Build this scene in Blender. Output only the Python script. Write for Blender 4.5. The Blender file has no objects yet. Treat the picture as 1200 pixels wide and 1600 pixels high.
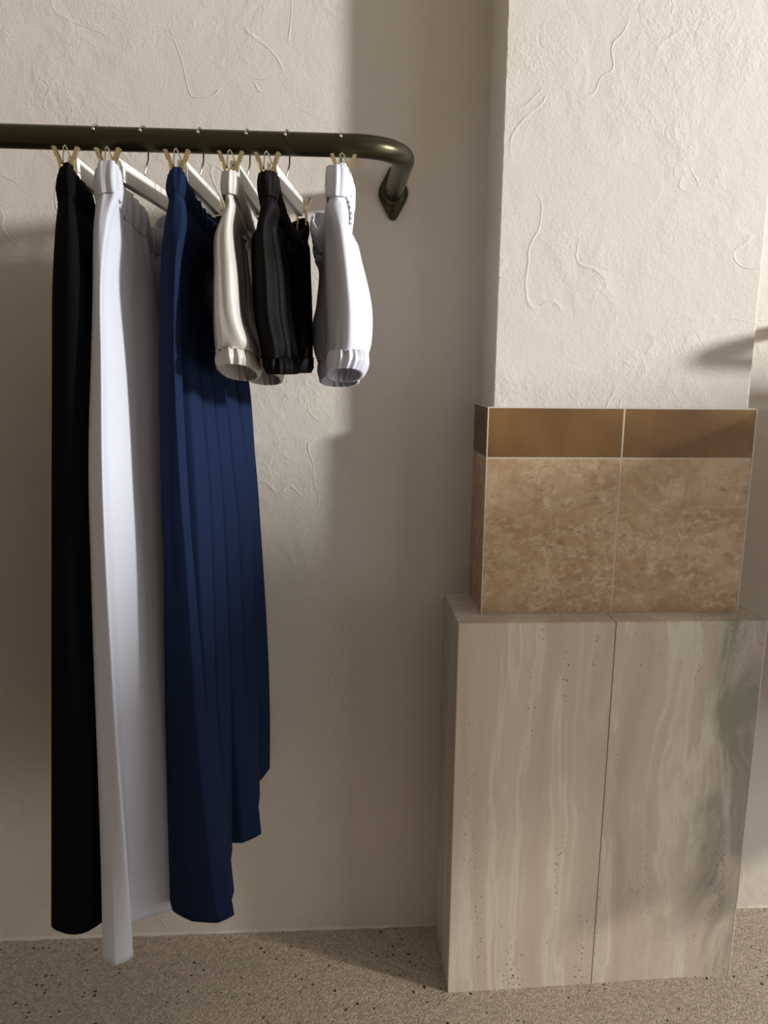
import bpy, bmesh, math, random
from mathutils import Vector, noise, Matrix
random.seed(4)
C = bpy.context.scene.collection
scn = bpy.context.scene
R = math.radians

# ------------------------------------------------------------------ camera
F, H, D = 1202.0, 1.30, 1.5946
PITCH, ROLL, YAW = R(10.8), R(0.6), R(3.6)
fw = Vector((math.sin(YAW)*math.cos(PITCH), math.cos(YAW)*math.cos(PITCH), -math.sin(PITCH)))
rt0 = Vector((math.cos(YAW), -math.sin(YAW), 0)); up0 = rt0.cross(fw)
rt = rt0*math.cos(ROLL)+up0*math.sin(ROLL); up = -rt0*math.sin(ROLL)+up0*math.cos(ROLL)
CAM = Vector((0, -D, H))
cd = bpy.data.cameras.new('camera'); cam = bpy.data.objects.new('camera', cd); C.objects.link(cam)
cd.sensor_fit = 'VERTICAL'; cd.sensor_height = 32.0; cd.lens = 32.0*F/1600.0
cd.clip_start = 0.02
m3 = Matrix((rt, up, -fw)).transposed()
cam.matrix_world = Matrix.Translation(CAM) @ m3.to_4x4()
scn.camera = cam

def X(px, Y, z):            # world x of photo column px on depth Y and height z
    def pr(x):
        d = Vector((x, Y, z))-CAM
        return 600+F*d.dot(rt)/d.dot(fw)
    a = -0.0; b = 1.0
    for _ in range(4):
        fa, fb = pr(a), pr(b)
        a, b = b, a+(px-fa)*(b-a)/(fb-fa) if abs(fb-fa) > 1e-9 else b
        if abs(a-b) < 1e-9: break
    return b
def Z(py, Y, px=400):       # world height of photo row py on depth Y
    r = fw+rt*((px-600)/F)+up*((800-py)/F)
    return H+r.z*(Y+D)/r.y

# ------------------------------------------------------------------ light
vs = scn.view_settings
vs.view_transform = 'Standard'; vs.look = 'None'; vs.gamma = 1.0; vs.use_curve_mapping = False
vs.exposure = 0.0
w = bpy.data.worlds.new('world'); scn.world = w; w.use_nodes = True
bg = w.node_tree.nodes['Background']; bg.inputs[0].default_value = (1.0, 0.95, 0.90, 1); bg.inputs[1].default_value = 0.70
LAMP = Vector((4.60, -2.17, 2.22))          # bright patch of daylight outside the side window
ld = bpy.data.lights.new('window_daylight', 'AREA'); lo_ = bpy.data.objects.new('window_daylight', ld); C.objects.link(lo_)
ld.shape = 'DISK'; ld.size = 0.32; ld.energy = 430; ld.color = (0.97, 0.985, 1.0)
lo_.location = LAMP; lo_.rotation_euler = (LAMP-Vector((0.3, 0, 1.3))).to_track_quat('Z', 'Y').to_euler()

kd = bpy.data.lights.new('window_skylight', 'AREA'); ko = bpy.data.objects.new('window_skylight', kd); C.objects.link(ko)
kd.shape = 'RECTANGLE'; kd.size = 2.2; kd.size_y = 1.15; kd.energy = 25; kd.color = (0.86, 0.92, 1.0)      # soft daylight of the lower pane
ko.location = (2.36, -1.35, 0.70); ko.rotation_euler = Vector((1, 0, 0)).to_track_quat('Z', 'Y').to_euler()

# ------------------------------------------------------------------ materials
def mat(name, col, rough=0.8, metal=0.0, sheen=0.0, spec=0.5):
    m = bpy.data.materials.new(name); m.use_nodes = True
    p = m.node_tree.nodes['Principled BSDF']
    p.inputs['Base Color'].default_value = (*col, 1); p.inputs['Roughness'].default_value = rough
    p.inputs['Metallic'].default_value = metal
    p.inputs['Sheen Weight'].default_value = sheen
    p.inputs['Specular IOR Level'].default_value = spec
    return m
class NT:
    def __init__(s, m): s.t = m.node_tree; s.p = s.t.nodes['Principled BSDF']; s.out = s.t.nodes['Material Output']
    def n(s, typ, **k):
        nd = s.t.nodes.new(typ)
        for a, v in k.items():
            if a.startswith('i_'):
                nd.inputs[a[2:].replace('_', ' ')].default_value = v
            else: setattr(nd, a, v)
        return nd
    def l(s, a, b): s.t.links.new(a, b)
    def coord(s, scale=(1, 1, 1), rot=(0, 0, 0)):
        g = s.n('ShaderNodeNewGeometry'); mp = s.n('ShaderNodeMapping')
        mp.inputs['Scale'].default_value = scale; mp.inputs['Rotation'].default_value = rot
        s.l(g.outputs['Position'], mp.inputs['Vector']); return mp.outputs['Vector']
    def noise(s, vec, scale, detail=4, rough=0.5, dist=0.0):
        nd = s.n('ShaderNodeTexNoise'); s.l(vec, nd.inputs['Vector'])
        nd.inputs['Scale'].default_value = scale; nd.inputs['Detail'].default_value = detail
        nd.inputs['Roughness'].default_value = rough; nd.inputs['Distortion'].default_value = dist
        return nd.outputs['Fac']
    def ramp(s, fac, stops, interp='LINEAR'):
        nd = s.n('ShaderNodeValToRGB'); s.l(fac, nd.inputs['Fac']); cr = nd.color_ramp; cr.interpolation = interp
        while len(cr.elements) < len(stops): cr.elements.new(0.5)
        for e, (p, c) in zip(cr.elements, stops):
            e.position = p; e.color = (*c, 1) if len(c) == 3 else c
        return nd.outputs['Color']
    def math(s, op, a, b=None, c=None):
        nd = s.n('ShaderNodeMath', operation=op)
        for i, v in enumerate((a, b, c)):
            if v is None: continue
            if isinstance(v, (int, float)): nd.inputs[i].default_value = v
            else: s.l(v, nd.inputs[i])
        return nd.outputs[0]
    def mix(s, fac, a, b, blend='MIX'):
        nd = s.n('ShaderNodeMix', data_type='RGBA', blend_type=blend)
        for i, v in ((0, fac), (6, a), (7, b)):
            if isinstance(v, (int, float)): nd.inputs[i].default_value = v
            elif isinstance(v, tuple): nd.inputs[i].default_value = (*v, 1)
            else: s.l(v, nd.inputs[i])
        return nd.outputs[2]
    def bump(s, h, strength, dist, prev=None):
        nd = s.n('ShaderNodeBump'); nd.inputs['Strength'].default_value = strength; nd.inputs['Distance'].default_value = dist
        s.l(h, nd.inputs['Height'])
        if prev is not None: s.l(prev, nd.inputs['Normal'])
        return nd.outputs['Normal']

def g(v): return (v, v, v)

def plaster(name, base=(0.60, 0.545, 0.475)):
    m = mat(name, base, 0.85); t = NT(m); v = t.coord()
    big = t.noise(v, 2.3, 3, 0.5)
    t.l(t.mix(big, tuple(c*0.95 for c in base), tuple(min(1, c*1.05) for c in base)), t.p.inputs['Base Color'])
    # fine sandy grain, patchy rougher zones, trowel ridges
    grain = t.noise(v, 190, 3, 0.6)
    patch = t.ramp(t.noise(v, 5.5, 3, 0.6, 0.6), [(0.46, g(0)), (0.66, g(1))])
    lump = t.noise(v, 62, 4, 0.6, 1.2)
    lumps = t.math('MULTIPLY', lump, patch)
    # ridges: thin lines where a warped noise crosses a value
    def ridge(scale, wid, rot, maskscale, lo):
        vv = t.coord(rot=rot)
        r = t.noise(vv, scale, 2, 0.5, 0.4)
        d = t.math('ABSOLUTE', t.math('SUBTRACT', r, 0.5))
        line = t.ramp(d, [(0.0, g(1)), (wid, g(0))])
        mk = t.ramp(t.noise(vv, maskscale, 2, 0.5), [(lo, g(0)), (lo+0.05, g(1))])
        return t.math('MULTIPLY', line, mk)
    r1 = ridge(3.1, 0.0055, (0.3, 0.7, 0.2), 4.1, 0.53)
    r2 = ridge(4.7, 0.006, (1.1, 0.2, 2.0), 6.0, 0.55)
    soft = t.noise(t.coord(), 14, 3, 0.5, 0.5)
    h = t.math('ADD', t.math('MULTIPLY', grain, 0.30), t.math('MULTIPLY', lumps, 0.85))
    h = t.math('ADD', h, t.math('MULTIPLY', t.math('ADD', r1, r2), 0.30))
    nb = t.bump(soft, 0.35, 0.006)
    nb = t.bump(h, 0.75, 0.0032, nb)
    t.l(nb, t.p.inputs['Normal'])
    return m

def terrazzo():
    m = mat('terrazzo', (0.4, 0.34, 0.28), 0.55); t = NT(m); v = t.coord()
    sm = t.noise(v, 3.0, 3, 0.5)
    base = t.mix(sm, (0.41, 0.345, 0.275), (0.49, 0.415, 0.335))
    gr = t.n('ShaderNodeTexVoronoi'); t.l(v, gr.inputs['Vector']); gr.inputs['Scale'].default_value = 230
    grc = t.n('ShaderNodeSeparateColor'); t.l(gr.outputs['Color'], grc.inputs[0])
    pebble = t.ramp(grc.outputs[0], [(0.0, (0.72, 0.72, 0.70)), (0.6, (1, 1, 1)), (0.9, (1.22, 1.2, 1.16))])
    base = t.mix(1.0, base, pebble, 'MULTIPLY')
    vo = t.n('ShaderNodeTexVoronoi'); dn = t.n('ShaderNodeTexNoise'); dn.inputs['Scale'].default_value = 160; t.l(v, dn.inputs['Vector'])
    dsc = t.n('ShaderNodeVectorMath', operation='SCALE'); t.l(dn.outputs['Color'], dsc.inputs[0]); dsc.inputs['Scale'].default_value = 0.009
    dad = t.n('ShaderNodeVectorMath', operation='ADD'); t.l(v, dad.inputs[0]); t.l(dsc.outputs[0], dad.inputs[1])
    t.l(dad.outputs[0], vo.inputs['Vector']); vo.inputs['Scale'].default_value = 84; vo.inputs['Randomness'].default_value = 1
    sc = t.n('ShaderNodeSeparateColor'); t.l(vo.outputs['Color'], sc.inputs[0])
    near = t.math('LESS_THAN', vo.outputs['Distance'], t.math('MULTIPLY_ADD', sc.outputs[1], 0.24, 0.06))
    pick = t.math('GREATER_THAN', sc.outputs[0], 0.74)
    spot = t.math('MULTIPLY', near, pick)
    col = t.mix(spot, base, (0.045, 0.028, 0.018))
    t.l(col, t.p.inputs['Base Color'])
    h = t.math('ADD', t.math('MULTIPLY', gr.outputs['Distance'], -1.0), t.noise(v, 120, 3, 0.6))
    t.l(t.bump(h, 0.55, 0.0022), t.p.inputs['Normal'])
    return m

def travertine(name, seed, grey=False):
    m = mat(name, (0.5, 0.45, 0.4), 0.38); t = NT(m)
    v = t.coord()
    add = t.n('ShaderNodeVectorMath', operation='ADD'); t.l(v, add.inputs[0]); add.inputs[1].default_value = (seed*3.1, seed*1.7, seed*0.9)
    v0 = add.outputs[0]
    # warp across with height so veins wander
    def sc(a, b, c, vec=v0):
        mp = t.n('ShaderNodeMapping'); mp.inputs['Scale'].default_value = (a, b, c); t.l(vec, mp.inputs['Vector']); return mp.outputs['Vector']
    wn = t.n('ShaderNodeTexNoise'); wn.inputs['Scale'].default_value = 4.0; wn.inputs['Detail'].default_value = 3
    t.l(sc(1, 1, 0.8), wn.inputs['Vector'])
    wsub = t.n('ShaderNodeVectorMath', operation='SUBTRACT'); t.l(wn.outputs['Color'], wsub.inputs[0]); wsub.inputs[1].default_value = (0.5, 0.5, 0.5)
    wm = t.n('ShaderNodeVectorMath', operation='SCALE'); t.l(wsub.outputs[0], wm.inputs[0]); wm.inputs['Scale'].default_value = 0.10 if grey else 0.055
    wa = t.n('ShaderNodeVectorMath', operation='ADD'); t.l(v0, wa.inputs[0]); t.l(wm.outputs[0], wa.inputs[1])
    vw = wa.outputs[0]
    bands = t.noise(sc(1, 1, 0.05, vw), 17, 4, 0.55)
    fine = t.noise(sc(1, 1, 0.035, vw), 90, 3, 0.6)
    broad = t.noise(sc(1, 1, 0.25, vw), 5, 2, 0.5)
    b2 = t.noise(sc(1, 1, 0.06, vw), 9, 2, 0.5)
    c = t.ramp(bands, [(0.28, (0.47, 0.375, 0.30)), (0.42, (0.57, 0.465, 0.385)), (0.52, (0.60, 0.50, 0.42)), (0.57, (0.73, 0.68, 0.56)), (0.62, (0.62, 0.53, 0.44)), (0.70, (0.71, 0.655, 0.54)), (0.80, (0.54, 0.45, 0.365))])
    line = t.ramp(t.math('ABSOLUTE', t.math('SUBTRACT', b2, 0.5)), [(0.0, g(1)), (0.03, g(0))])
    c = t.mix(t.math('MULTIPLY', line, 0.55), c, (0.66, 0.62, 0.54))
    c = t.mix(t.math('MULTIPLY', fine, 0.30), c, (0.50, 0.42, 0.34))
    c = t.mix(t.math('MULTIPLY', broad, 0.28), c, (0.70, 0.65, 0.53))
    if grey:
        sx = t.n('ShaderNodeSeparateXYZ'); t.l(v, sx.inputs[0])
        cl = t.noise(sc(1, 1, 0.45, vw), 7, 5, 0.6, 1.0)
        rgt = t.ramp(sx.outputs[0], [(0.70, g(0)), (0.765, g(1))])
        k = t.math('MULTIPLY', t.ramp(cl, [(0.40, g(0.1)), (0.62, g(1))]), rgt)
        c = t.mix(t.math('MULTIPLY', k, 0.85), c, (0.21, 0.205, 0.165))
        mot = t.ramp(t.noise(sc(1, 1, 0.5, vw), 75, 4, 0.65), [(0.54, g(0)), (0.62, g(1))])
        mk = t.ramp(t.noise(sc(1, 1, 0.3, v0), 8, 2, 0.5), [(0.50, g(0)), (0.62, g(1))])
        c = t.mix(t.math('MULTIPLY', t.math('MULTIPLY', mot, mk), 0.35), c, (0.27, 0.22, 0.17))
    # pits elongated along the veins
    vo = t.n('ShaderNodeTexVoronoi'); t.l(sc(1, 1, 0.42, v0), vo.inputs['Vector']); vo.inputs['Scale'].default_value = 230
    s2 = t.n('ShaderNodeSeparateColor'); t.l(vo.outputs['Color'], s2.inputs[0])
    pm = t.ramp(t.noise(sc(1, 1, 0.12, vw), 16, 3, 0.6), [(0.47, g(0)), (0.62, g(1))])
    thr = t.math('MULTIPLY', t.math('MULTIPLY_ADD', s2.outputs[1], 0.22, 0.14), pm)
    pit = t.math('MULTIPLY', t.math('LESS_THAN', vo.outputs['Distance'], thr), t.math('GREATER_THAN', s2.outputs[0], 0.30))
    c = t.mix(t.math('MULTIPLY', pit, 0.9), c, (0.09, 0.065, 0.045))
    t.l(c, t.p.inputs['Base Color'])
    t.l(t.bump(t.math('MULTIPLY', pit, -1.0), 0.5, 0.001), t.p.inputs['Normal'])
    return m

def brown_stone():
    m = mat('walnut_travertine', (0.4, 0.28, 0.17), 0.45); t = NT(m); v = t.coord(scale=(1, 1, 1.3))
    n1 = t.noise(v, 9, 5, 0.62, 0.8)
    n2 = t.noise(v, 55, 6, 0.75, 0.6)
    n3 = t.noise(v, 120, 4, 0.7)
    c = t.ramp(n1, [(0.30, (0.38, 0.235, 0.125)), (0.48, (0.47, 0.315, 0.18)), (0.62, (0.57, 0.415, 0.26))])
    zone = t.ramp(t.noise(v, 11, 4, 0.65, 0.4), [(0.42, g(0.12)), (0.56, g(1))])
    lt = t.math('MULTIPLY', t.ramp(n2, [(0.50, g(0)), (0.62, g(1))]), zone)
    c = t.mix(t.math('MULTIPLY', lt, 0.75), c, (0.74, 0.60, 0.43))
    dk = t.math('MULTIPLY', t.ramp(n2, [(0.36, g(1)), (0.44, g(0))]), zone)
    c = t.mix(t.math('MULTIPLY', dk, 0.75), c, (0.18, 0.10, 0.055))
    c = t.mix(t.math('MULTIPLY', t.ramp(n3, [(0.40, g(0)), (0.65, g(1))]), 0.35), c, (0.36, 0.22, 0.12))
    t.l(c, t.p.inputs['Base Color'])
    t.l(t.bump(n2, 0.15, 0.001), t.p.inputs['Normal'])
    return m

def bronze_tile():
    m = mat('bronze_glaze', (0.25, 0.12, 0.04), 0.4, 0.25); t = NT(m); v = t.coord()
    n1 = t.noise(v, 7, 3, 0.5, 0.5); n2 = t.noise(v, 45, 4, 0.6)
    c = t.ramp(n1, [(0.30, (0.13, 0.062, 0.018)), (0.60, (0.22, 0.115, 0.034)), (0.75, (0.30, 0.165, 0.052))])
    c = t.mix(t.math('MULTIPLY', n2, 0.35), c, (0.15, 0.07, 0.025))
    t.l(c, t.p.inputs['Base Color'])
    t.l(t.bump(n2, 0.15, 0.0008), t.p.inputs['Normal'])
    t.l(t.ramp(n2, [(0.3, g(0.34)), (0.7, g(0.5))]), t.p.inputs['Roughness'])
    return m

def fabric(name, col, rough=0.9, weave=0.3, trans=0.0, sheen=0.0, satin=False, scale=900, wrinkle=0.25, spec=0.2):
    m = mat(name, col, rough, 0, sheen, spec); t = NT(m)
    v = t.coord()
    a = t.noise(t.coord(scale=(1, 1, 0.12)), scale, 2, 0.5); b = t.noise(t.coord(scale=(0.12, 0.12, 1)), scale, 2, 0.5)
    wv = t.math('ADD', a, b)
    wr = t.noise(t.coord(scale=(1.4, 1.4, 0.5)), 14, 3, 0.5, 0.3)
    nb = t.bump(wr, wrinkle, 0.01)
    t.l(t.bump(wv, weave, 0.0005, nb), t.p.inputs['Normal'])
    cc = t.mix(t.math('MULTIPLY', wv, 0.5), tuple(c*0.92 for c in col), tuple(min(1, c*1.06) for c in col))
    t.l(cc, t.p.inputs['Base Color'])
    if satin:
        t.p.inputs['Anisotropic'].default_value = 0.4
    if trans > 0:
        tr = t.n('ShaderNodeBsdfTranslucent'); tr.inputs['Color'].default_value = (*[min(1, c) for c in col], 1)
        mx = t.n('ShaderNodeMixShader'); mx.inputs[0].default_value = trans
        t.l(t.p.outputs[0], mx.inputs[1]); t.l(tr.outputs[0], mx.inputs[2]); t.l(mx.outputs[0], t.out.inputs['Surface'])
    return m

M = dict(
    wall=plaster('wall_plaster'), floor=terrazzo(),
    trav=travertine('travertine_slab', 1.0), trav2=travertine('travertine_slab_grey', 2.35, True),
    brown=brown_stone(), bronze=bronze_tile(),
    grout=mat('grout', (0.55, 0.48, 0.38), 0.9), edge=mat('edge_trim', (0.60, 0.54, 0.46), 0.5),
    rail=mat('dark_bronze_metal', (0.052, 0.044, 0.022), 0.30, 0.85),
    bolt=mat('dark_bolt', (0.05, 0.043, 0.03), 0.45, 0.8),
    brass=mat('brass_metal', (0.85, 0.70, 0.38), 0.28, 1.0),
    wire=mat('hook_wire', (0.55, 0.50, 0.38), 0.25, 1.0),
    bar=mat('white_lacquer', (0.72, 0.71, 0.67), 0.4),
    pad=mat('black_rubber', (0.01, 0.01, 0.01), 0.6),
    black=fabric('black_cloth', (0.0035, 0.0035, 0.0045), 0.95, 0.2, spec=0.06),
    linen=fabric('white_linen', (0.66, 0.665, 0.72), 0.95, 0.4, 0.28, 0, scale=700),
    navy=fabric('navy_cloth', (0.0065, 0.0145, 0.042), 0.9, 0.25, 0.0, 0.0, wrinkle=0.15, spec=0.1),
    beige=fabric('beige_satin', (0.50, 0.46, 0.41), 0.46, 0.05, 0.05, 0, True, wrinkle=0.2, spec=0.6),
    blacksatin=fabric('black_satin', (0.0035, 0.003, 0.0025), 0.6, 0.05, 0, 0, True, wrinkle=0.2, spec=0.08),
    white=fabric('white_satin', (0.62, 0.62, 0.69), 0.45, 0.05, 0.12, 0, True, wrinkle=0.2, spec=0.5),
    paint=mat('window_frame_paint', (0.7, 0.68, 0.64), 0.5),
)
gl = mat('clear_glass', (1, 1, 1), 0.02)
# window glass: thin clear pane
gt = NT(gl); tb = gt.n('ShaderNodeBsdfTransparent'); gb = gt.n('ShaderNodeBsdfGlossy'); gb.inputs['Roughness'].default_value = 0.02
mxg = gt.n('ShaderNodeMixShader'); mxg.inputs[0].default_value = 0.06
gt.l(tb.outputs[0], mxg.inputs[1]); gt.l(gb.outputs[0], mxg.inputs[2]); gt.l(mxg.outputs[0], gt.out.inputs['Surface'])
M['glass'] = gl
gl2 = gl.copy(); gl2.name = 'dimming_glass'  # tint added to weaken the low daylight through the unseen lower pane
for n_ in gl2.node_tree.nodes:
    if n_.type == 'BSDF_TRANSPARENT': n_.inputs[0].default_value = (0.62, 0.60, 0.56, 1)
M['dimming'] = gl2
# cut velvet-soft highlight on the rail: slight flake variation
tr_ = NT(M['rail']); tv = tr_.coord(); tr_.l(tr_.bump(tr_.noise(tv, 900, 2, 0.5), 0.08, 0.0005), tr_.p.inputs['Normal'])

# ------------------------------------------------------------------ mesh helpers
def link(name, bm, m, parent=None, smooth=False, angle=None):
    bmesh.ops.recalc_face_normals(bm, faces=bm.faces)
    me = bpy.data.meshes.new(name); bm.to_mesh(me); bm.free()
    if smooth:
        for p in me.polygons: p.use_smooth = True
        if angle:
            try: me.set_sharp_from_angle(angle=R(angle))
            except Exception: pass
    me.materials.append(m)
    o = bpy.data.objects.new(name, me); C.objects.link(o)
    if parent is not None: o.parent = parent
    return o
def thing(name, label, cat, loc, rot=0, group=None):
    o = bpy.data.objects.new(name, None); C.objects.link(o); o.location = loc; o.rotation_euler = (0, 0, rot)
    o.empty_display_size = 0.05
    o['label'] = label; o['category'] = cat
    if group: o['group'] = group
    return o
def struct(name, bm, m, smooth=False):
    o = link(name, bm, m, None, smooth); o['kind'] = 'structure'; return o
def box(bm, lo, hi, bev=0.0, seg=2):
    r = bmesh.ops.create_cube(bm, size=1.0)
    vsx = r['verts']
    for v in vsx:
        v.co = Vector([lo[i]+(v.co[i]+0.5)*(hi[i]-lo[i]) for i in range(3)])
    if bev:
        es = list({e for v in vsx for e in v.link_edges})
        bmesh.ops.bevel(bm, geom=es, offset=bev, segments=seg, affect='EDGES', profile=0.5)
def tube(bm, pts, r, n=12, cap=True):
    pts = [Vector(p) for p in pts]; rings = []
    T = [(pts[min(i+1, len(pts)-1)]-pts[max(i-1, 0)]).normalized() for i in range(len(pts))]
    ref = Vector((0, 0, 1)) if abs(T[0].z) < 0.9 else Vector((1, 0, 0))
    nrm = (ref-T[0]*ref.dot(T[0])).normalized()
    for i, p in enumerate(pts):
        nrm = (nrm-T[i]*nrm.dot(T[i])).normalized(); bi = T[i].cross(nrm)
        rr = r[i] if isinstance(r, (list, tuple)) else r
        rings.append([bm.verts.new(p+(nrm*math.cos(a)+bi*math.sin(a))*rr) for a in [2*math.pi*k/n for k in range(n)]])
    for a, b in zip(rings, rings[1:]):
        for k in range(n): bm.faces.new((a[k], a[(k+1) % n], b[(k+1) % n], b[k]))
    if cap: bm.faces.new(rings[0][::-1]); bm.faces.new(rings[-1])
def prism_xz(bm, outline, y0, y1, bev=0.0):     # outline in (x,z), extruded along y
    a = [bm.verts.new((x, y0, z)) for x, z in outline]; b = [bm.verts.new((x, y1, z)) for x, z in outline]
    n = len(a); f0 = bm.faces.new(a); bm.faces.new(b[::-1])
    for i in range(n): bm.faces.new((a[i], b[i], b[(i+1) % n], a[(i+1) % n]))
    if bev:
        bmesh.ops.bevel(bm, geom=list(f0.edges), offset=bev, segments=2, affect='EDGES', profile=0.5)

# ------------------------------------------------------------------ the room
def floor_z(x): 
    t = max(0, min(1, (x-0.10)/0.85)); return 0.019*t*t*(3-2*t)
bm = bmesh.new(); nx, ny = 80, 20
gv = [[bm.verts.new((-2.4+4.8*i/nx, 0.05-3.6*j/ny, floor_z(-2.4+4.8*i/nx))) for i in range(nx+1)] for j in range(ny+1)]
for j in range(ny):
    for i in range(nx): bm.faces.new((gv[j][i], gv[j+1][i], gv[j+1][i+1], gv[j][i+1]))
fo = struct('floor', bm, M['floor'], True)

bm = bmesh.new(); box(bm, (-2.4, 0, -0.05), (2.4, 0.12, 3.0)); struct('wall_back', bm, M['wall'])
# skimmed plaster toe where the wall meets the floor
bm = bmesh.new(); random.seed(9)
def toe(x0, x1):
    n = int((x1-x0)/0.006); prev = None
    for i in range(n+1):
        x = x0+(x1-x0)*i/n; fz = floor_z(x)
        hgt = 0.006+0.007*noise.noise(Vector((x*14, 0, 1)))+0.003*noise.noise(Vector((x*70, 3, 1)))
        dep = 0.0035+0.0035*noise.noise(Vector((x*25, 7, 2)))+0.002*noise.noise(Vector((x*120, 9, 2)))
        cur = [bm.verts.new((x, 0.001, fz+hgt)), bm.verts.new((x, -dep*0.7, fz+hgt*0.5)), bm.verts.new((x, -dep-0.001, fz-0.001))]
        if prev:
            for k in range(2): bm.faces.new((prev[k], prev[k+1], cur[k+1], cur[k]))
        prev = cur
toe(-2.39, 0.232); toe(0.846, 2.2)
bb = struct('baseboard_back', bm, M['wall'], True)

# square plastered pillar standing out of the back wall, its edges a little rough
PX0, PX1, PYF = 0.297, 0.799, -0.135
bm = bmesh.new()
nz = 240
cols = []
for j in range(nz+1):
    z = 1.222+(3.0-1.222)*j/nz
    def jit(s, a=0.0011): return a*noise.noise(Vector((z*45, s, 0)))+0.0007*noise.noise(Vector((z*190, s, 3)))
    cols.append([bm.verts.new(p) for p in [(PX0+jit(9, .0006), 0.0, z), (PX0+jit(1), PYF+0.003, z), (PX0+0.003+jit(2), PYF, z), (PX1-0.003+jit(3), PYF, z), (PX1+jit(4), PYF+0.003, z), (PX1, 0.0, z)]])
for a, b in zip(cols, cols[1:]):
    for k in range(5): bm.faces.new((a[k], a[k+1], b[k+1], b[k]))
struct('wall_pillar', bm, M['wall'])

# tile cladding round the pillar
CX0, CX1, CYF = 0.2865, 0.8115, -0.145
Z0, Z1, Z2 = 0.8165, 1.128, 1.2245
XJ = 0.5505
G = 0.0013
cl = thing('tile_cladding', 'brown stone tiles under a bronze tile band, wrapped round the pillar', 'tile cladding', ((CX0+CX1)/2, CYF/2, Z0))
def cbox(name, lo, hi, m, par, bev=0.0012, label=None):
    L = par.matrix_basis.translation if par.type == 'EMPTY' else Vector((0, 0, 0))
    L = Vector(par.location)
    b = bmesh.new(); box(b, tuple(Vector(lo)-L), tuple(Vector(hi)-L), bev); o = link(name, b, m, par)
    if label: o['label'] = label
    return o
cbox('grout_bed', (CX0+.002, CYF+.0004, Z0), (CX1-.002, -0.001, Z2-.002), M['grout'], cl, 0)
for a, b in ((CX0+.0012, XJ-G), (XJ+G, CX1-.0012)):
    cbox('stone_tile', (a, CYF, Z0+.001), (b, CYF+.012, Z1-G), M['brown'], cl)
    cbox('bronze_tile', (a, CYF, Z1+G), (b, CYF+.012, Z2-.0018), M['bronze'], cl)
cbox('stone_tile', (CX0, CYF+.0015, Z0+.001), (CX0+.010, -0.001, Z1-G), M['brown'], cl)
cbox('bronze_tile', (CX0, CYF+.0015, Z1+G), (CX0+.010, -0.001, Z2-.0018), M['bronze'], cl)
cbox('stone_tile', (CX1-.010, CYF+.0015, Z0+.001), (CX1, -0.001, Z1-G), M['brown'], cl)
cbox('bronze_tile', (CX1-.010, CYF+.0015, Z1+G), (CX1, -0.001, Z2-.0018), M['bronze'], cl)
cbox('edge_strip', (CX0-.0006, CYF-.0008, Z0), (CX0+.0016, CYF+.0014, Z2), M['edge'], cl, 0, 'pale corner strip')
cbox('edge_strip', (CX1-.0018, CYF-.0008, Z0), (CX1+.0006, CYF+.0014, Z2), M['edge'], cl, 0, 'pale corner strip')
cbox('edge_strip', (CX0, CYF-.0004, Z2-.0018), (CX1, -0.001, Z2), M['edge'], cl, 0, 'pale cap strip')

# travertine plinth
BX0, BX1, BYF, BZ = 0.2335, 0.8435, -0.202, 0.8160
BJ = 0.5405
pl = thing('stone_plinth', 'tall cream travertine block with upright veins, standing on the floor under the pillar tiles', 'plinth', ((BX0+BX1)/2, BYF/2, 0))
cbox('core', (BX0+.004, BYF+.004, -0.02), (BX1-.004, -0.001, BZ-.003), M['grout'], pl, 0)
cbox('front_slab', (BX0+.0010, BYF, -0.02), (BJ-.0008, BYF+.012, BZ-.0012), M['trav'], pl, .0008)
cbox('front_slab', (BJ+.0008, BYF, -0.02), (BX1-.0010, BYF+.012, BZ-.0012), M['trav2'], pl, .0008, 'slab with a grey cloudy vein')
cbox('side_slab', (BX0, BYF+.0015, -0.02), (BX0+.010, -0.001, BZ-.0012), M['trav'], pl, .0008)
cbox('side_slab', (BX1-.010, BYF+.0015, -0.02), (BX1, -0.001, BZ-.0012), M['trav2'], pl, .0008)
cbox('top_slab', (BX0+.0008, BYF+.0012, BZ-.010), (BJ-.0008, -0.001, BZ), M['trav'], pl, .0008)
cbox('top_slab', (BJ+.0008, BYF+.0012, BZ-.010), (BX1-.0008, -0.001, BZ), M['trav2'], pl, .0008)
cbox('corner_strip', (BX0-.0004, BYF-.0004, -0.02), (BX0+.0008, BYF+.0010, BZ), M['edge'], pl, 0, 'pale corner strip')
cbox('corner_strip', (BX1-.0022, BYF-.0004, -0.02), (BX1+.0004, BYF+.0016, BZ), M['edge'], pl, 0, 'pale corner strip')

# side wall with its glazed openings, to the right outside the picture (daylight comes in here)
WX = 2.4
SILL, LOWTOP = 1.64, 1.30
bm = bmesh.new()
for lo, hi in (((WX, -3.6, LOWTOP), (WX+.12, 0, SILL)), ((WX, -3.6, SILL), (WX+.12, -2.5, 3.0)), ((WX, -3.6, 2.75), (WX+.12, 0, 3.0)),
               ((WX, -3.6, -0.05), (WX+.12, -2.5, LOWTOP))):
    box(bm, lo, hi)
struct('wall_right', bm, M['wall'])
def window(name, z0, z1, gm='glass'):
    fr = bpy.data.objects.new(name, None); C.objects.link(fr); fr.location = (WX+.06, -1.25, z0); fr['kind'] = 'structure'
    b = bmesh.new(); h = z1-z0
    for lo, hi in (((-.02, -1.25, 0), (.02, 1.24, .03)), ((-.02, -1.25, h-.03), (.02, 1.24, h)), ((-.02, -1.25, .03), (.02, -1.22, h-.03)), ((-.02, 1.21, .03), (.02, 1.24, h-.03))):
        box(b, lo, hi)
    link('window_frame', b, M['paint'], fr)
    b = bmesh.new(); box(b, (-.003, -1.22, .03), (.003, 1.21, h-.03)); link('window_pane', b, M[gm], fr)
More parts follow.
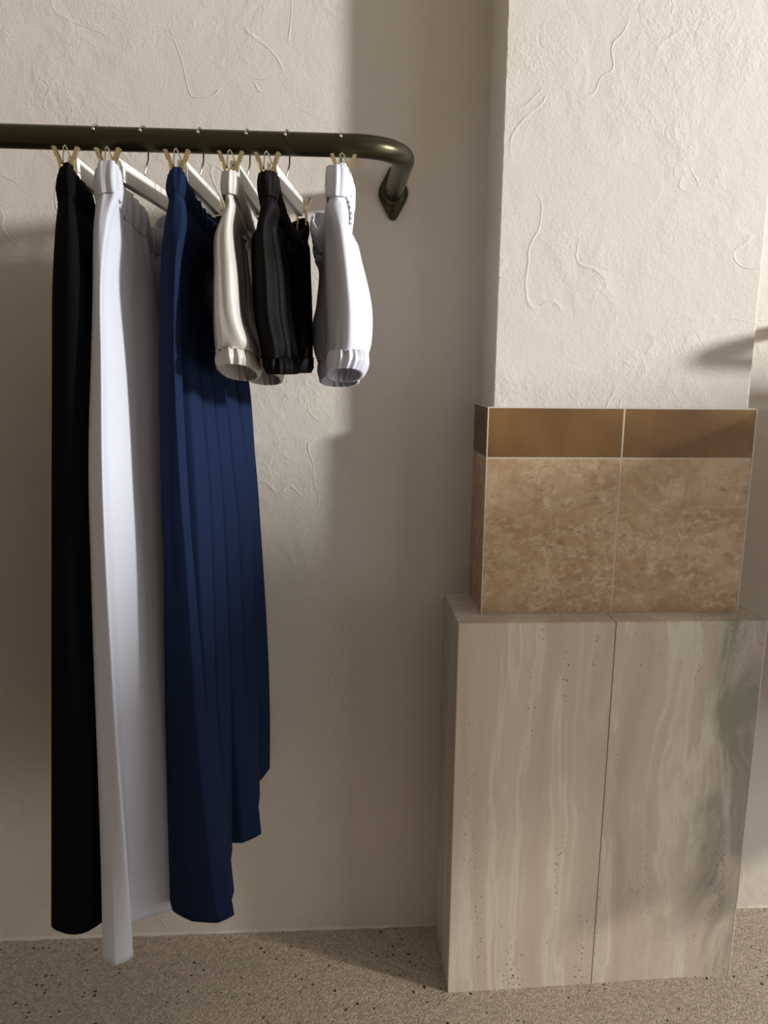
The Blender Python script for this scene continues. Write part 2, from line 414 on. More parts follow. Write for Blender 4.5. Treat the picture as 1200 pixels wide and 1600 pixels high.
window('window_1', SILL, 2.75)
window('window_2', 0.02, LOWTOP, 'dimming')

bm = bmesh.new(); box(bm, (-2.52, -3.6, -0.05), (-2.4, 0.12, 3.0)); struct('wall_left', bm, M['wall'])
bm = bmesh.new(); box(bm, (-2.52, -3.72, -0.05), (0.9, -3.6, 3.0)); box(bm, (0.9, -3.72, -0.05), (2.52, -3.6, 0.95)); struct('wall_front', bm, M['wall'])
bm = bmesh.new(); box(bm, (-2.52, -3.72, 3.0), (2.52, 0.12, 3.1)); struct('ceiling', bm, M['wall'])

# ------------------------------------------------------------------ clothes rail
RY, RZ, RR, RXE = -0.330, 1.630, 0.0172, 0.1115
RB = 0.085
rk = thing('clothes_rail', 'thick dark bronze wall-mounted rail with a bent end, carrying all the hangers', 'clothes rail', (RXE, 0, RZ))
path = [(-1.9, 0.0), (-1.9, RY+RB)]
for k in range(1, 17):
    a = math.pi+math.pi/2*k/16; path.append((-1.9+RB+RB*math.cos(a), RY+RB+RB*math.sin(a)))
for k in range(0, 21): path.append((-1.9+RB+(RXE-RB+1.9-RB)*k/20, RY))
for k in range(1, 25):
    a = -math.pi/2+math.pi/2*k/24; path.append((RXE-RB+RB*math.cos(a), RY+RB+RB*math.sin(a)))
path.append((RXE, RY+RB+.05)); path.append((RXE, -0.004))
pp = [p for i, p in enumerate(path) if i == 0 or (Vector(p)-Vector(path[i-1])).length > 1e-5]
bm = bmesh.new(); tube(bm, [(x-RXE, y, 0) for x, y in pp], RR, 32); link('rail', bm, M['rail'], rk, True, 50)
def flange(x):
    out = []
    r0, r1, c1 = 0.029, 0.010, 0.040
    al = math.asin((r0-r1)/c1)
    for k in range(25): a = -al+(math.pi/2-0)*0; 
    def arc(cz, r, a0, a1, n):
        return [(r*math.cos(a0+(a1-a0)*k/n), cz+r*math.sin(a0+(a1-a0)*k/n)) for k in range(n+1)]
    out = arc(0, r0, -al, al, 12)+arc(c1, r1, al, math.pi-al, 12)+arc(0, r0, math.pi-al, math.pi+al, 12)+arc(-c1, r1, math.pi+al, 2*math.pi-al, 12)
    b = bmesh.new(); prism_xz(b, [(px+x, pz) for px, pz in out], -0.0075, -0.0005, 0.002)
    fl = link('wall_flange', b, M['rail'], rk, True, 40)
    b = bmesh.new(); tube(b, [(x, -.007, 0), (x, -.0125, 0), (x, -.0145, 0)], [.0225, .0225, .0195], 32); link('collar', b, M['rail'], fl, True, 40)
    for s in (-1, 1):
        b = bmesh.new(); tube(b, [(x, -.0075, s*.038), (x, -.0095, s*.038), (x, -.0098, s*.038), (x, -.0135, s*.038), (x, -.0145, s*.038)], [.0078, .0074, .0052, .0050, .0035], 20)
        link('bolt', b, M['bolt'], fl, True, 40)
flange(0); flange(-1.9-RXE)

# ------------------------------------------------------------------ hangers
UC = 0.143
def hook_bm(dx):
    b = bmesh.new(); r = 0.0192; pts = [(0, 0, -.058), (0.0002, 0, -.046), (dx*.4, .0005, -.041), (dx, .003, -.034), (dx, .010, -.026)]
    for k in range(0, 21):
        a = R(-52)+R(205)*k/20; pts.append((dx*(1-k/40), r*math.cos(a), r*math.sin(a)))
    tube(b, pts, 0.0013, 10)
    p = pts[-1]; bmesh.ops.create_uvsphere(b, u_segments=12, v_segments=8, radius=.0027, matrix=Matrix.Translation(p))
    return b
def build_clip(par, u, side, lean):
    """pinch clip sitting on a wire below the bar end; jaws close on the cloth"""
    e = bpy.data.objects.new('clip', None)
    def arm(s):
        b = bmesh.new()
        # profile of a plate in x (across) / z, width along y
        prof = [(s*.0150, .022), (s*.0092, .006), (s*.0075, -.004), (s*.0082, -.020), (s*.0088, -.034)]
        th = .0019; wd = .0048
        fr = []
        for i, (x, z) in enumerate(prof):
            ww = wd*(1.0 if i != 0 else .8)*(1.0 if i < 4 else .75)
            fr.append([b.verts.new((x+a*th, c*ww+.0, z)) for a, c in ((-1, -1), (1, -1), (1, 1), (-1, 1))])
        for p, q in zip(fr, fr[1:]):
            for k in range(4): b.faces.new((p[k], p[(k+1) % 4], q[(k+1) % 4], q[k]))
        b.faces.new(fr[0][::-1]); b.faces.new(fr[-1])
        # grip ribs on the thumb plate
        for k in range(4):
            t = k/5; x = s*(.0150-.0058*t*1.0); z = .0205-.016*t
            box(b, (min(x, x+s*.0028), -wd*.8, z-.0007), (max(x, x+s*.0028), wd*.8, z+.0007))
        for v in b.verts: v.co = Vector((v.co.x, v.co.y+u, v.co.z+ZC))
        return b
    ZC = -.0705
    a1 = link('clip', arm(1), M['brass'], par, False)
    # spring wire arch and its coil, and wire into the bar end
    b = arm(-1)
    link('clip_jaw', b, M['brass'], a1, False)
    b = bmesh.new()
    q = -1 if u < 0 else 1
    tube(b, [(-.0062, u-q*.004, ZC-.002), (-.0058, u-q*.004, ZC+.010), (-.004, u-q*.003, ZC+.0225), (-.0015, u-q*.002, ZC+.0245), (.001, u, ZC+.021), (.0075, u+q*.001, ZC+.004), (.004, u+q*.001, ZC-.001), (-.004, u+q*.001, ZC-.002)], .00095, 8)
    tube(b, [(-.008, u, ZC-.001), (.008, u, ZC-.001)], .0018, 10)
    tube(b, [(0, u, ZC+.000), (0, u-q*.006, ZC+.004), (0, u-q*.030, ZC+.004)], .0010, 8)
    link('spring_wire', b, M['wire'], a1, True)
def build_hanger(label):
    t = thing('clip_hanger', label, 'hanger', (0, 0, 0), 0, 'clip hangers on the rail')
    link('hook', hook_bm(.003), M['wire'], t, True)
    b = bmesh.new(); box(b, (-.0055, -.122, -.083), (.0055, .122, -.054), .0018, 2); bo = link('bar', b, M['bar'], t, True, 40)
    for z in (-.060, -.076):
        b = bmesh.new(); tube(b, [(0, -.1222, z), (0, -.1235, z)], .0022, 10); link('screw', b, M['wire'], bo, True)
    build_clip(t, -UC, -1, 0); build_clip(t, UC, 1, 0)
    return t
def copy_tree(o, parent=None):
    c = o.copy(); C.objects.link(c)
    if parent is not None: c.parent = parent
    for ch in [k for k in all_children[o.name]]: copy_tree(ch, c)
    return c
hooks = [146, 220, 308, 382, 444, 533]
near = [104, 169, 277, 361, 418, 538]
hl = ['white clip hanger with brass clips holding the long black skirt, leftmost on the rail',
      'white clip hanger with brass clips holding the long white skirt',
      'white clip hanger with brass clips holding the long navy blue skirt',
      'white clip hanger with brass clips holding the beige satin shorts',
      'white clip hanger with brass clips holding the black shorts',
      'clip hanger behind the white shorts, nearest the bent end of the rail']
proto = build_hanger(hl[0])
all_children = {}
def index(o):
    all_children[o.name] = list(o.children)
    for k in o.children: index(k)
bpy.context.view_layer.update()
index(proto)
HG = []
for i in range(6):
    t = proto if i == 0 else copy_tree(proto)
    t['label'] = hl[i]
    hx = X(hooks[i]+3, RY, RZ+RR); 
    nx_ = X(near[i], RY-UC, RZ-.065)
    th = math.asin(max(-.5, min(.5, (nx_-hx)/UC)))
    if i == 5: hx = 0.005; th = math.asin(0.005/UC)
    t.location = (hx, RY, RZ); t.rotation_euler = (0, 0, th)
    HG.append((hx, th))
def hang(i, u, dx=0.0):       # world x, y of a point at u along hanger i
    hx, th = HG[i]; return hx-math.sin(th)*u+dx, RY+math.cos(th)*u

# ------------------------------------------------------------------ cloth
def cr(p0, p1, p2, p3, t):
    return 0.5*((2*p1)+(p2-p0)*t+(2*p0-5*p1+4*p2-p3)*t*t+(3*p1-p0-3*p2+p3)*t*t*t)
def crt(p0, p1, p2, p3, t, ten):
    m1, m2 = (p2-p0)*ten, (p3-p1)*ten; t2, t3 = t*t, t*t*t
    return p1*(2*t3-3*t2+1)+m1*(t3-2*t2+t)+p2*(-2*t3+3*t2)+m2*(t3-t2)
def dense_loop(pts, S, ten=0.5):
    n = len(pts); out = []
    if ten < 0.49:
        for i in range(n):
            for k in range(S): 
                tt = k/S
                out.append(pts[i].lerp(pts[(i+1) % n], tt) if ten <= 0 else crt(pts[(i-1) % n], pts[i], pts[(i+1) % n], pts[(i+2) % n], tt, ten).lerp(pts[i].lerp(pts[(i+1) % n], tt), 1-2*ten))
        return out
    for i in range(n):
        for k in range(S): out.append(cr(pts[(i-1) % n], pts[i], pts[(i+1) % n], pts[(i+2) % n], k/S))
    return out
def loft(levels, S=8, SV=8, disp=None, ten=0.5):
    """closed loops -> grid of rows, displaced along the outward plan normal"""
    loops = [dense_loop(l, S, ten) for l in levels]; n = len(loops[0]); L = len(loops); rows = []
    for i in range(L-1):
        for k in range(SV+(1 if i == L-2 else 0)):
            t = k/SV; a = loops[max(i-1, 0)]; b = loops[i]; c = loops[i+1]; d = loops[min(i+2, L-1)]
            rows.append([cr(a[j], b[j], c[j], d[j], t) for j in range(n)])
    if disp:
        new = []
        for r, row in enumerate(rows):
            s = r/(len(rows)-1); cen = sum(row, Vector())/n; nr = []
            arc = [0.0]
            for j in range(n): arc.append(arc[-1]+(row[(j+1) % n]-row[j]).length)
            for j, p in enumerate(row):
                tg = row[(j+1) % n]-row[j-1]; nn = Vector((tg.y, -tg.x, 0))
                if nn.length < 1e-9: nn = Vector((1, 0, 0))
                nn.normalize()
                nr.append(p+nn*disp(arc[j]/arc[-1], s, p, arc[-1]))
            new.append(nr)
        rows = new
    return rows
def sheet(name, rows, m, parent, thick=0.0012, label=None):
    L = Vector(parent.location); bm = bmesh.new(); n = len(rows[0])
    g_ = [[bm.verts.new(p-L) for p in row] for row in rows]
    for a, b in zip(g_, g_[1:]):
        for j in range(n): bm.faces.new((a[j], a[(j+1) % n], b[(j+1) % n], b[j]))
    o = link(name, bm, m, parent, True)
    md = o.modifiers.new('thickness', 'SOLIDIFY'); md.thickness = thick; md.offset = 0
    if label: o['label'] = label
    return o
def pt(v, Y, z):
    return Vector((X(v, Y, z) if abs(v) > 5 else v, Y, z))
def N1(*a): return noise.noise(Vector(a))

def gather(seed, amp, k, fade, fold=0.004, fs=7):
    def f(t, s, p, ln):
        ph = t*2*math.pi
        a = .45*amp*math.exp(-s/fade)*(1-1.6*abs(math.sin(ph*round(k*.9)+seed)))+amp*math.exp(-s/fade)*(math.sin(ph*k+3*N1(math.cos(ph)*2, math.sin(ph)*2, seed))+0.5*math.sin(ph*k*1.7+seed))
        b = fold*min(1, s*6)*N1(math.cos(ph)*fs*.5, math.sin(ph)*fs*.5, seed+s*1.2)
        return a+b
    return f
def ruche(seed, amp, k):
    k = round(k)
    def f(t, s, p, ln):
        ph = t*2*math.pi
        bul = 0.0012*math.sin(math.pi*min(1, s))
        return bul+amp*(1-abs(math.sin(ph*k*.5+seed))*1.6)*(.6+.5*N1(math.cos(ph)*6, math.sin(ph)*6, seed))+amp*.7*(math.sin(ph*k+2.5*N1(math.cos(ph)*3, math.sin(ph)*3, seed+s*.6))+.5*math.sin(ph*k*1.63+seed+s))
    return f

def garment(name, label, cat, i, band, body, m, seed, sag=0.035, group=None, kk=34, fold=.004, fade=.06, amp=.0016, sv=9, S=7, f_extra=None, ten=.5, dyn=0.0):
    """band: loops from the waist top to the seam; body: loops seam to hem; (value,Y) with z per loop"""
    hx, hy = hang(i, 0); t = thing(name, label, cat, (hx, hy, body[-1][0]), 0, group)
    ztop = band[0][0]
    def lv(z, loop, fadez):
        Ys = [q[1] for q in loop]; y0, y1 = min(Ys), max(Ys); out = []
        for q in loop:
            u = (q[1]-y0)/(y1-y0); q = (q[0], q[1]+dyn*max(0, 1-u*1.6)*max(0, min(1, (ztop-.05-z)/.25)))
            zz = z-(sag*4*u*(1-u))*fadez if len(q) < 3 else q[2]
            out.append(pt(q[0], q[1], zz) if abs(q[0]) < 5 else Vector((X(q[0], q[1], zz), q[1], zz)))
        return out
    bl = [lv(z, l, 1.0) for z, l in band]
    span = body[0][0]-body[-1][0]
    bd = [lv(z, l, max(0, 1-(body[0][0]-z)/0.35)) for z, l in body]
    sheet('waistband', loft(bl, S*3, 6, ruche(seed, amp*.8, kk*2.1), ten), m, t)
    gf = gather(seed, amp, kk, fade, fold)
    fn = gf if f_extra is None else (lambda a, s, p, ln: gf(a, s, p, ln)+f_extra(a, s, p))
    sheet('skirt_body' if 'skirt' in name else 'shorts_body', loft(bd, S*2, sv, fn, ten), m, t)
    return t

ZW = 1.556
def waist(i, z, pl, pr, h=0.010, n_right=17, n_left=6, yn=-.166, yf=.166, zig=.002):
    """loop: near left, near tips, near right, then the right side to the far end, far tips, left side back"""
    out = []
    yy = RY+yn
    out += [(pl, yy+.020), (pl+(pr-pl)*.28, yy), (pl+(pr-pl)*.72, yy)]
    for k in range(n_right):
        u = yn+.022+(yf-yn-.035)*k/(n_right-1); x, y = hang(i, u)
        if k == 0: out.append((pr, y))
        else: out.append((x+h+zig*(1 if k % 2 == 0 else -1), y))
    x, y = hang(i, yf); out += [(x, y)]
    for k in range(n_left):
        u = yf-.02-(yf-yn-.06)*k/(n_left-1); x, y = hang(i, u); out.append((x-h, y))
    return out

# --- navy skirt (hanger 2): right side o1 v1 o2 v2 ... o6 (11 points) plus far point
def navy_loop(z, L, F1, F2, o, Ys, hl_):
    """o: six outward pleat columns with their depths; valleys tuck in behind them"""
    out = [(L, Ys[0]+.016), (F1, Ys[0]-.012), (F2, Ys[0]-.018)]
    for k in range(6):
        out.append((o[k], Ys[k]))
        if k < 5:
            vx = X(o[k], Ys[k], z)-hl_[0]; vy = Ys[k]+(Ys[k+1]-Ys[k])*.42; out.append((vx, vy))
            x2 = X(o[k+1], Ys[k+1], z); out.append(((vx+x2)/2+.10*hl_[0], (vy+Ys[k+1])/2-.75*hl_[0]))
    xr = X(o[5], Ys[5], z); out.append((xr-.012, Ys[5]+.012)) 
    out.append((xr-.05, Ys[5]+.012))
    for k in range(6):
        y = Ys[5]-.02+(Ys[0]+.06-Ys[5])*(k+.3)/6; out.append((xr*0+hl_[1]+(.006 if k % 2 else -.006), y))
    return out
xn = HG[2][0]
W0 = waist(2, 0, 263, 290); 
band = [(1.554, waist(2, 0, 263, 290)), (1.536, waist(2, 0, 261, 291, .011)), (1.522, waist(2, 0, 265, 288, .009))]
Yn = [-.488, -.43, -.36, -.29, -.22, -.14]
body = [(1.522, waist(2, 0, 265, 288, .009)),
        (1.485, waist(2, 0, 257, 294, .013)),
        (1.43, navy_loop(1.43, 251, 262, 274, [283, 297, 308, 318, 328, 336], Yn, (.010, xn-.022))),
        (1.30, navy_loop(1.30, 249, 262, 272, [284, 310, 328, 345, 362, 384], Yn, (.016, xn-.04))),
        (1.12, navy_loop(1.12, 251, 264, 282, [294, 326, 344, 362, 384, 399], [-.495, -.43, -.35, -.275, -.19, -.10], (.020, xn-.06))),
        (1.00, navy_loop(1.00, 256, 270, 292, [303, 331, 350, 372, 393, 406], [-.50, -.435, -.35, -.27, -.18, -.075], (.021, xn-.07))),
        (0.75, navy_loop(0.75, 263, 282, 308, [325, 338, 359, 381, 400, 417], [-.512, -.44, -.35, -.27, -.16, -.05], (.022, xn-.08))),
        (0.58, navy_loop(0.58, 268, 290, 325, [345, 352, 361, 396, 404, 421], [-.52, -.445, -.33, -.275, -.15, -.04], (.022, xn-.085))),
        (0.43, navy_loop(0.43, 270, 300, 340, [366, 365, 362, 408, 406, 421], [-.512, -.447, -.322, -.277, -.14, -.032], (.020, xn-.09)))]
# same number of points everywhere
nn = len(body[2][1]); 
def rs(l, n): return l
assert len(W0) == nn, (len(W0), nn)
garment('long_skirt', 'long navy blue pleated skirt, hanging between the long white skirt and the beige shorts', 'skirt', 2, band, body, M['navy'], 3.0, .028, None, 30, .0015, .05, .0014, ten=.3, dyn=.024)

# --- white linen skirt (hanger 1)
def wl(z, pts, xr, xl, yf):
    """pts: L, F, A2(ridge), v, C as (px,Y); then plain right side, far end, left side"""
    out = list(pts); y0 = pts[-1][1]
    for k in range(1, 5): out.append((xr+(.006 if k % 2 else -.004), y0+(yf-.02-y0)*k/5))
    out += [(xr-.004, yf), ((xr+xl)/2, yf+.008)]
    for k in range(5): out.append((xl+(.005 if k % 2 else -.005), yf-.03+(pts[0][1]+.03-yf)*k/5))
    return out
x1 = HG[1][0]
def whw(i, h, a, b, c, d):
    x, y = hang(i, 0)
    return wl(0, [(a, -.478), (b, -.496), (c, -.496), (d, -.482), (d+1, -.462)], x+h, x-h, -.165)
band = [(1.560, whw(1, .010, 150, 158, 178, 188)), (1.540, whw(1, .012, 148, 158, 178, 190)), (1.520, whw(1, .009, 152, 160, 178, 187))]
body = [(1.520, whw(1, .009, 152, 160, 178, 187)),
        (1.480, wl(0, [(147, -.482), (154, -.502), (166, -.502), (172, -.486), (192, -.462)], x1+.014, x1-.016, -.16)),
        (1.400, wl(0, [(146, -.486), (151, -.506), (157, -.510), (163, -.488), (197, -.450)], x1+.020, x1-.03, -.15)),
        (1.300, wl(0, [(143, -.488), (150, -.500), (158, -.514), (166, -.490), (204, -.440)], x1+.026, x1-.045, -.13)),
        (1.150, wl(0, [(138, -.490), (148, -.503), (160, -.520), (170, -.488), (218, -.435)], x1+.032, x1-.055, -.11)),
        (1.000, wl(0, [(142, -.493), (154, -.507), (167, -.524), (180, -.486), (232, -.435)], x1+.036, x1-.06, -.10)),
        (0.750, wl(0, [(152, -.505), (166, -.517), (183, -.530), (192, -.480), (252, -.436)], x1+.040, x1-.065, -.09)),
        (0.560, wl(0, [(158, -.512), (176, -.530), (198, -.530), (200, -.472), (264, -.437)], x1+.044, x1-.07, -.085)),
        (0.412, wl(0, [(161, -.536), (180, -.549), (207, -.532), (204, -.466), (270, -.438)], x1+.046, x1-.07, -.08))]
garment('long_skirt', 'long white linen skirt, its front corner reaching lowest over the floor', 'skirt', 1, band, body, M['linen'], 8.0, .056, None, 22, .0012, .09, .0019, ten=.3, dyn=-.018)

# --- black skirt (hanger 0)
x0 = HG[0][0]
def bl_(z, L, Fp, Rr, y, xr, xl, yf):
    out = [(L, y+.025), (Fp, y), ((Fp+Rr)/2, y-.004), (Rr, y+.018)]
    for k in range(1, 6): out.append((xr+(.005 if k % 2 else -.005), y+.02+(yf-y-.04)*k/6))
    out += [(xr-.006, yf), ((xr+xl)/2, yf+.008)]
    for k in range(6): out.append((xl+(.006 if k % 2 else -.006), yf-.03+(y+.07-yf)*k/6))
    return out
band = [(1.556, bl_(0, 94, 100, 117, -.494, x0+.010, x0-.010, -.165)), (1.536, bl_(0, 92, 99, 119, -.496, x0+.012, x0-.012, -.165)), (1.516, bl_(0, 95, 101, 118, -.492, x0+.009, x0-.009, -.165))]
body = [(1.516, bl_(0, 95, 101, 118, -.492, x0+.009, x0-.009, -.165)),
        (1.48, bl_(0, 88, 97, 127, -.500, x0+.014, x0-.016, -.16)),
        (1.40, bl_(0, 82, 95, 138, -.508, x0+.022, x0-.03, -.15)),
        (1.30, bl_(0, 81, 94, 146, -.512, x0+.03, x0-.04, -.13)),
        (1.00, bl_(0, 80, 94, 152, -.520, x0+.03, x0-.06, -.10)),
        (0.75, bl_(0, 80, 95, 155, -.530, x0+.03, x0-.07, -.08)),
        (0.45, bl_(0, 80, 97, 157, -.541, x0+.03, x0-.08, -.07))]
garment('long_skirt', 'long black skirt, leftmost garment on the rail', 'skirt', 0, band, body, M['black'], 5.0, .03, None, 24, .002, .06, .0015)

# --- shorts
def ell(pxl, pxr, yf, yb, z, tilt=0.0, n=16, p=0.85, dents=()):
    yc = (yf+yb)/2; xl = X(pxl, yc, z); xr = X(pxr, yc, z); xc = (xl+xr)/2; a = (xr-xl)/2; b = (yb-yf)/2
    out = []
    for k in range(n):
        an = -math.pi/2+2*math.pi*k/n          # starts at the front, goes to the right
        c, s = math.cos(an), math.sin(an)
        x = a*math.copysign(abs(c)**p, c); y = b*math.copysign(abs(s)**p, s)
        d = 1.0
        for (ang, wd, dp) in dents:
            da = (an-ang+math.pi) % (2*math.pi)-math.pi; d -= dp*math.exp(-(da/wd)**2)
        out.append(Vector((xc+x*d, yc+y*d, z-tilt*(y/b if b else 0))))
    return out
def shorts(name, label, i, m, seed, wb, legs, sag=.03):
    hx, hy = hang(i, 0); t = thing(name, label, 'shorts', (hx, hy, 1.27))
    # waistband: one long flattened loop along the hanger
    def wloop(z, h, pl, pr):
        out = []; N = 12
        q = [(pl, -.162)]
        x, y = hang(i, -.140)
        pts = [Vector((X(pl, RY-.150, z), RY-.150, z)), Vector((X((pl*.7+pr*.3), RY-.168, z), RY-.168, z)), Vector((X((pl*.3+pr*.7), RY-.168, z), RY-.168, z)), Vector((X(pr, RY-.150, z), RY-.150, z))]
        for k in range(1, N):
            u = -.150+.30*k/N; x, y = hang(i, u); pts.append(Vector((x+h, y, z-sag*4*(k/N)*(1-k/N))))
        x, y = hang(i, .162); pts.append(Vector((x+far_dx, y, z)))
        for k in range(N-1, 0, -1):
            u = -.150+.30*k/N; x, y = hang(i, u); pts.append(Vector((x-h+far_dx*k/N, y, z-sag*4*(k/N)*(1-k/N))))
        return pts
    far_dx = wb.get('far_dx', 0)
    bands = [wloop(z, h, pl, pr) for z, h, pl, pr in wb['loops']]
    sheet('waistband', loft(bands, 20, 6, ruche(seed, .0012, 66)), m, t)
    top = bands[-1]
    for li, lg in enumerate(legs):
        zb, hb, pl0, pr0 = wb['loops'][-1]
        def neck(dz, hh):
            u0, u1 = ((-.168, .03), (-.03, .160))[li]; o_ = []
            for k in range(16):
                an = -math.pi/2+2*math.pi*k/16; c, sn = math.cos(an), math.sin(an)
                u = (u0+u1)/2+(u1-u0)/2*sn; f = (u+.15)/.30; f = max(0, min(1, f))
                x, y = hang(i, u); wg = max(0, 1-f*3.5)
                xl_, xr_ = X(pl0, RY-.15, zb), X(pr0, RY-.15, zb)
                x = x*(1-wg)+((xl_+xr_)/2)*wg; hz = hh*(1-wg)+(xr_-xl_)/2*.98*(hh/hb)*wg
                o_.append(Vector((x+far_dx*f*(1 if c < 0 else .6)+math.copysign(abs(c)**.45, c)*hz, y, zb+dz-sag*4*f*(1-f))))
            return o_
        lv = [neck(.011, hb*.80), neck(-.001, hb*.98), neck(-.013, hb*1.2)]+[ell(pl, pr, yf, yb, Z(py, yf, (pl+pr)/2), tl, p=lg.get('p', .85), dents=lg.get('dents', ())) for (py, pl, pr, yf, yb, tl) in lg['body'][1:]]
        sd_ = lg['seed']
        def fd(a, s, p, ln, sd_=sd_):
            ph = a*2*math.pi
            e = math.exp(-(1-s)/.07)
            return .0016*math.exp(-s/.16)*min(1, s*12)*math.sin(ph*13+sd_+2*s)+.0075*math.sin(math.pi*s)*N1(math.cos(ph)*1.9, math.sin(ph)*1.9, sd_+s*2.1)+.0034*e*math.sin(ph*15+sd_)+.0013*e*math.sin(ph*23+sd_*2)
        sheet('leg', loft(lv, 10, 8, fd), m, t)
        cv = [ell(pl, pr, yf, yb, Z(py, yf, (pl+pr)/2), tl) for (py, pl, pr, yf, yb, tl) in lg['cuff']]
        def fc(a, s, p, ln, sd_=sd_):
            ph = a*2*math.pi
            tri = lambda q: (2/math.pi)*math.asin(math.sin(q))
            return .0030*(.6-1.5*abs(math.sin(ph*17+sd_+1.5*N1(math.cos(ph)*2, math.sin(ph)*2, sd_+s*.5)))**.8)+.0010*math.sin(ph*24+sd_*2+s*2)+.0015*math.sin(math.pi*s)
        sheet('cuff', loft(cv, 26, 8, fc), m, t)
    return t

fold1 = (R(-84), .09, .16)
shorts('satin_shorts', 'beige satin shorts with gathered cuffs, hanging right of the navy skirt', 3, M['beige'], 2.0,
       dict(loops=[(1.552, .010, 348, 371), (1.537, .011, 347, 372), (1.522, .008, 348, 370)], yoke=[(.03, .012, 345, 373), (.075, .016, 342, 377)]),
       [dict(seed=1.0, p=.72, dents=(fold1,), body=[(299, 352, 368, -.496, -.33, 0), (360, 343, 375, -.502, -.33, 0), (420, 342, 380, -.508, -.32, 0), (490, 342, 386, -.510, -.325, 0), (535, 343, 401, -.510, -.34, .004), (556, 346, 400, -.506, -.345, .010)],
             cuff=[(554, 346, 399, -.505, -.346, .010), (570, 344, 402, -.508, -.344, .011), (584, 345, 402, -.507, -.345, .013)]),
        dict(seed=4.0, body=[(320, 356, 377, -.33, -.165, 0), (360, 352, 392, -.325, -.165, 0), (430, 352, 400, -.32, -.16, 0), (500, 355, 415, -.325, -.16, 0), (545, 370, 430, -.325, -.17, .004), (566, 385, 434, -.325, -.18, .008)],
             cuff=[(564, 385, 434, -.325, -.18, .008), (580, 384, 440, -.325, -.18, .010), (594, 388, 439, -.325, -.18, .012)])], .03)
shorts('satin_shorts', 'black shorts with a gathered waist, hanging between the beige and the white shorts', 4, M['blacksatin'], 6.0,
       dict(loops=[(1.552, .012, 406, 432), (1.537, .013, 405, 433), (1.520, .010, 407, 431)], yoke=[(.03, .014, 402, 435), (.075, .018, 400, 440)]),
       [dict(seed=2.0, dents=((R(-70), .2, .15),), body=[(299, 410, 428, -.496, -.33, 0), (360, 402, 439, -.502, -.33, 0), (420, 401, 450, -.508, -.32, 0), (490, 403, 455, -.510, -.325, 0), (535, 410, 462, -.510, -.34, .0), (560, 414, 464, -.506, -.345, 0)],
             cuff=[(558, 415, 463, -.505, -.346, 0), (572, 416, 466, -.508, -.344, 0), (585, 421, 464, -.507, -.345, 0)]),
        dict(seed=5.0, body=[(345, 432, 470, -.33, -.165, 0), (372, 438, 482, -.325, -.160, 0), (430, 443, 485, -.32, -.155, 0), (500, 446, 487, -.325, -.155, 0), (545, 448, 488, -.325, -.16, .0), (560, 449, 487, -.325, -.165, .0)],
             cuff=[(558, 449, 486, -.325, -.165, 0), (570, 450, 487, -.325, -.165, 0), (583, 452, 484, -.325, -.17, 0)])], .045)
shorts('satin_shorts', 'white satin shorts with gathered cuffs, rightmost garment on the rail', 5, M['white'], 9.0,
       dict(loops=[(1.562, .014, 511, 544), (1.545, .015, 510, 546), (1.522, .011, 510, 543)], yoke=[(.03, .016, 508, 549), (.075, .020, 508, 556)], far_dx=-.03),
       [dict(seed=3.0, p=1.25, dents=((R(-50), .14, .12),), body=[(295, 513, 540, -.496, -.33, 0), (362, 508, 557, -.502, -.33, 0), (410, 508, 568, -.508, -.32, 0), (475, 508, 579, -.510, -.325, 0), (530, 509, 579, -.510, -.34, .003), (556, 513, 573, -.506, -.36, .006)],
             cuff=[(552, 514, 572, -.505, -.36, .006), (570, 512, 573, -.508, -.358, .009), (588, 511, 566, -.506, -.36, .011)]),
        dict(seed=6.0, body=[(360, 500, 530, -.33, -.165, 0), (420, 503, 540, -.325, -.160, 0), (470, 498, 550, -.32, -.155, 0), (505, 490, 555, -.325, -.155, 0), (545, 491, 556, -.325, -.16, .003), (566, 500, 556, -.325, -.18, .006)],
             cuff=[(564, 500, 556, -.325, -.18, .006), (580, 499, 562, -.325, -.18, .009), (598, 502, 560, -.325, -.18, .011)])], .05)

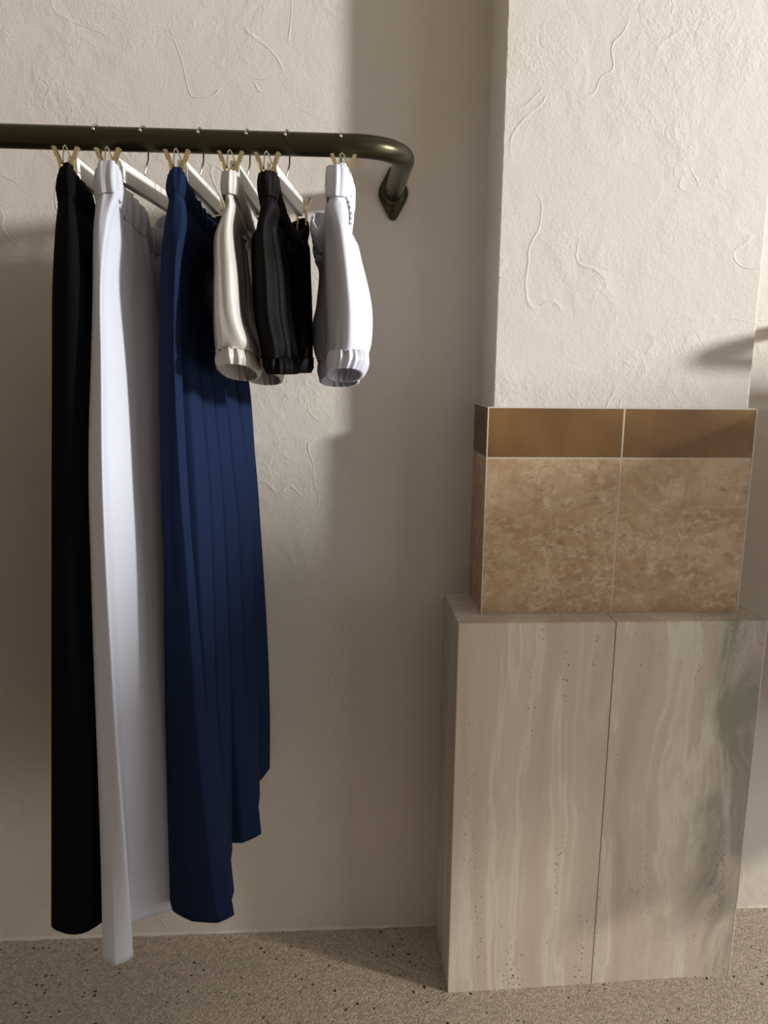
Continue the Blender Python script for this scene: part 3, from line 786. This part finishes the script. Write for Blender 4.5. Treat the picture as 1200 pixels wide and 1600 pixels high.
# ------------------------------------------------------------------ second rail to the right of the pillar, just outside the picture
R2X, R2Z, R2R = 1.02, 1.402, 0.0135
r2 = thing('clothes_rail', 'lower clothes rail on the wall to the right of the pillar', 'clothes rail', (R2X, 0, R2Z))
pth = [(0, -.002, 0), (0, RY+.07, 0)]+[(.07-.07*math.cos(math.pi/2*k/12), RY+.07-.07*math.sin(math.pi/2*k/12), 0) for k in range(1, 13)]+[(1.1, RY, 0)]
bm = bmesh.new(); tube(bm, pth, R2R, 24); link('rail', bm, M['rail'], r2, True, 50)
bm = bmesh.new(); tube(bm, [(0, -.0005, 0), (0, -.006, 0), (0, -.007, 0)], [.026, .026, .024], 32); link('wall_flange', bm, M['rail'], r2, True, 40)
def top_garment(x, wdt, lab, m, hem, k):
    t = thing('hanging_dress', lab, 'dress', (x, RY, hem))
    def lp(z, a, b, sh=0): return [Vector((x+sh+a*math.copysign(abs(math.cos(q))**.8, math.cos(q)), RY+b*math.sin(q), z)) for q in [2*math.pi*j/16 for j in range(16)]]
    lv = [lp(1.335, .012, .035), lp(1.325, .018, .06), lp(1.30, .028, .17), lp(1.24, .035, .20), lp(1.0, .04, .19), lp(.8, .05, .21), lp(hem, .06, .23)]
    sheet('dress_body', loft(lv, 6, 8, gather(k, .001, 20, .1, .012)), m, t)
    b = bmesh.new(); r = R2R+.003
    tube(b, [(0, 0, R2Z-hem-.075), (0, .004, R2Z-hem-.035)]+[(0, r*math.cos(R(-50+200*q/14)), R2Z-hem+r*math.sin(R(-50+200*q/14))) for q in range(15)], .0014, 8)
    link('hanger_hook', b, M['wire'], t, True)
top_garment(1.22, .04, 'dark dress at the near end of the lower rail, beyond the pillar', M['black'], .50, 11.0)
top_garment(1.40, .04, 'navy dress in the middle of the lower rail, beyond the pillar', M['navy'], .50, 13.0)
top_garment(1.60, .04, 'beige dress farthest along the lower rail, beyond the pillar', M['beige'], .52, 17.0)

# two long skirts added unseen farther left along the rail to darken the wall
def shading_skirt(x, lab, k):
    hem = .47
    t = thing('long_skirt', lab, 'skirt', (x, RY, hem))
    def lp(z, a, b): return [Vector((x+a*math.copysign(abs(math.cos(q))**.8, math.cos(q)), RY+b*math.sin(q), z)) for q in [2*math.pi*j/16 for j in range(16)]]
    sheet('waistband', loft([lp(1.552, .010, .163), lp(1.537, .011, .163), lp(1.52, .009, .163)], 12, 5, ruche(k, .0019, 24)), M['black'], t)
    sheet('skirt_body', loft([lp(1.52, .009, .163), lp(1.44, .02, .17), lp(1.25, .035, .185), lp(.9, .04, .20), lp(hem, .045, .22)], 8, 9, gather(k, .0015, 24, .06, .006)), M['black'], t)
    h = copy_tree(proto); h.location = (x, RY, RZ); h.rotation_euler = (0, 0, 0)
    h['label'] = lab.replace('long black skirt', 'clip hanger of the long black skirt')
shading_skirt(-.79, 'long black skirt just beyond the left edge, nearer of two', 21.0)
shading_skirt(-.90, 'long black skirt just beyond the left edge, farther of two', 23.0)
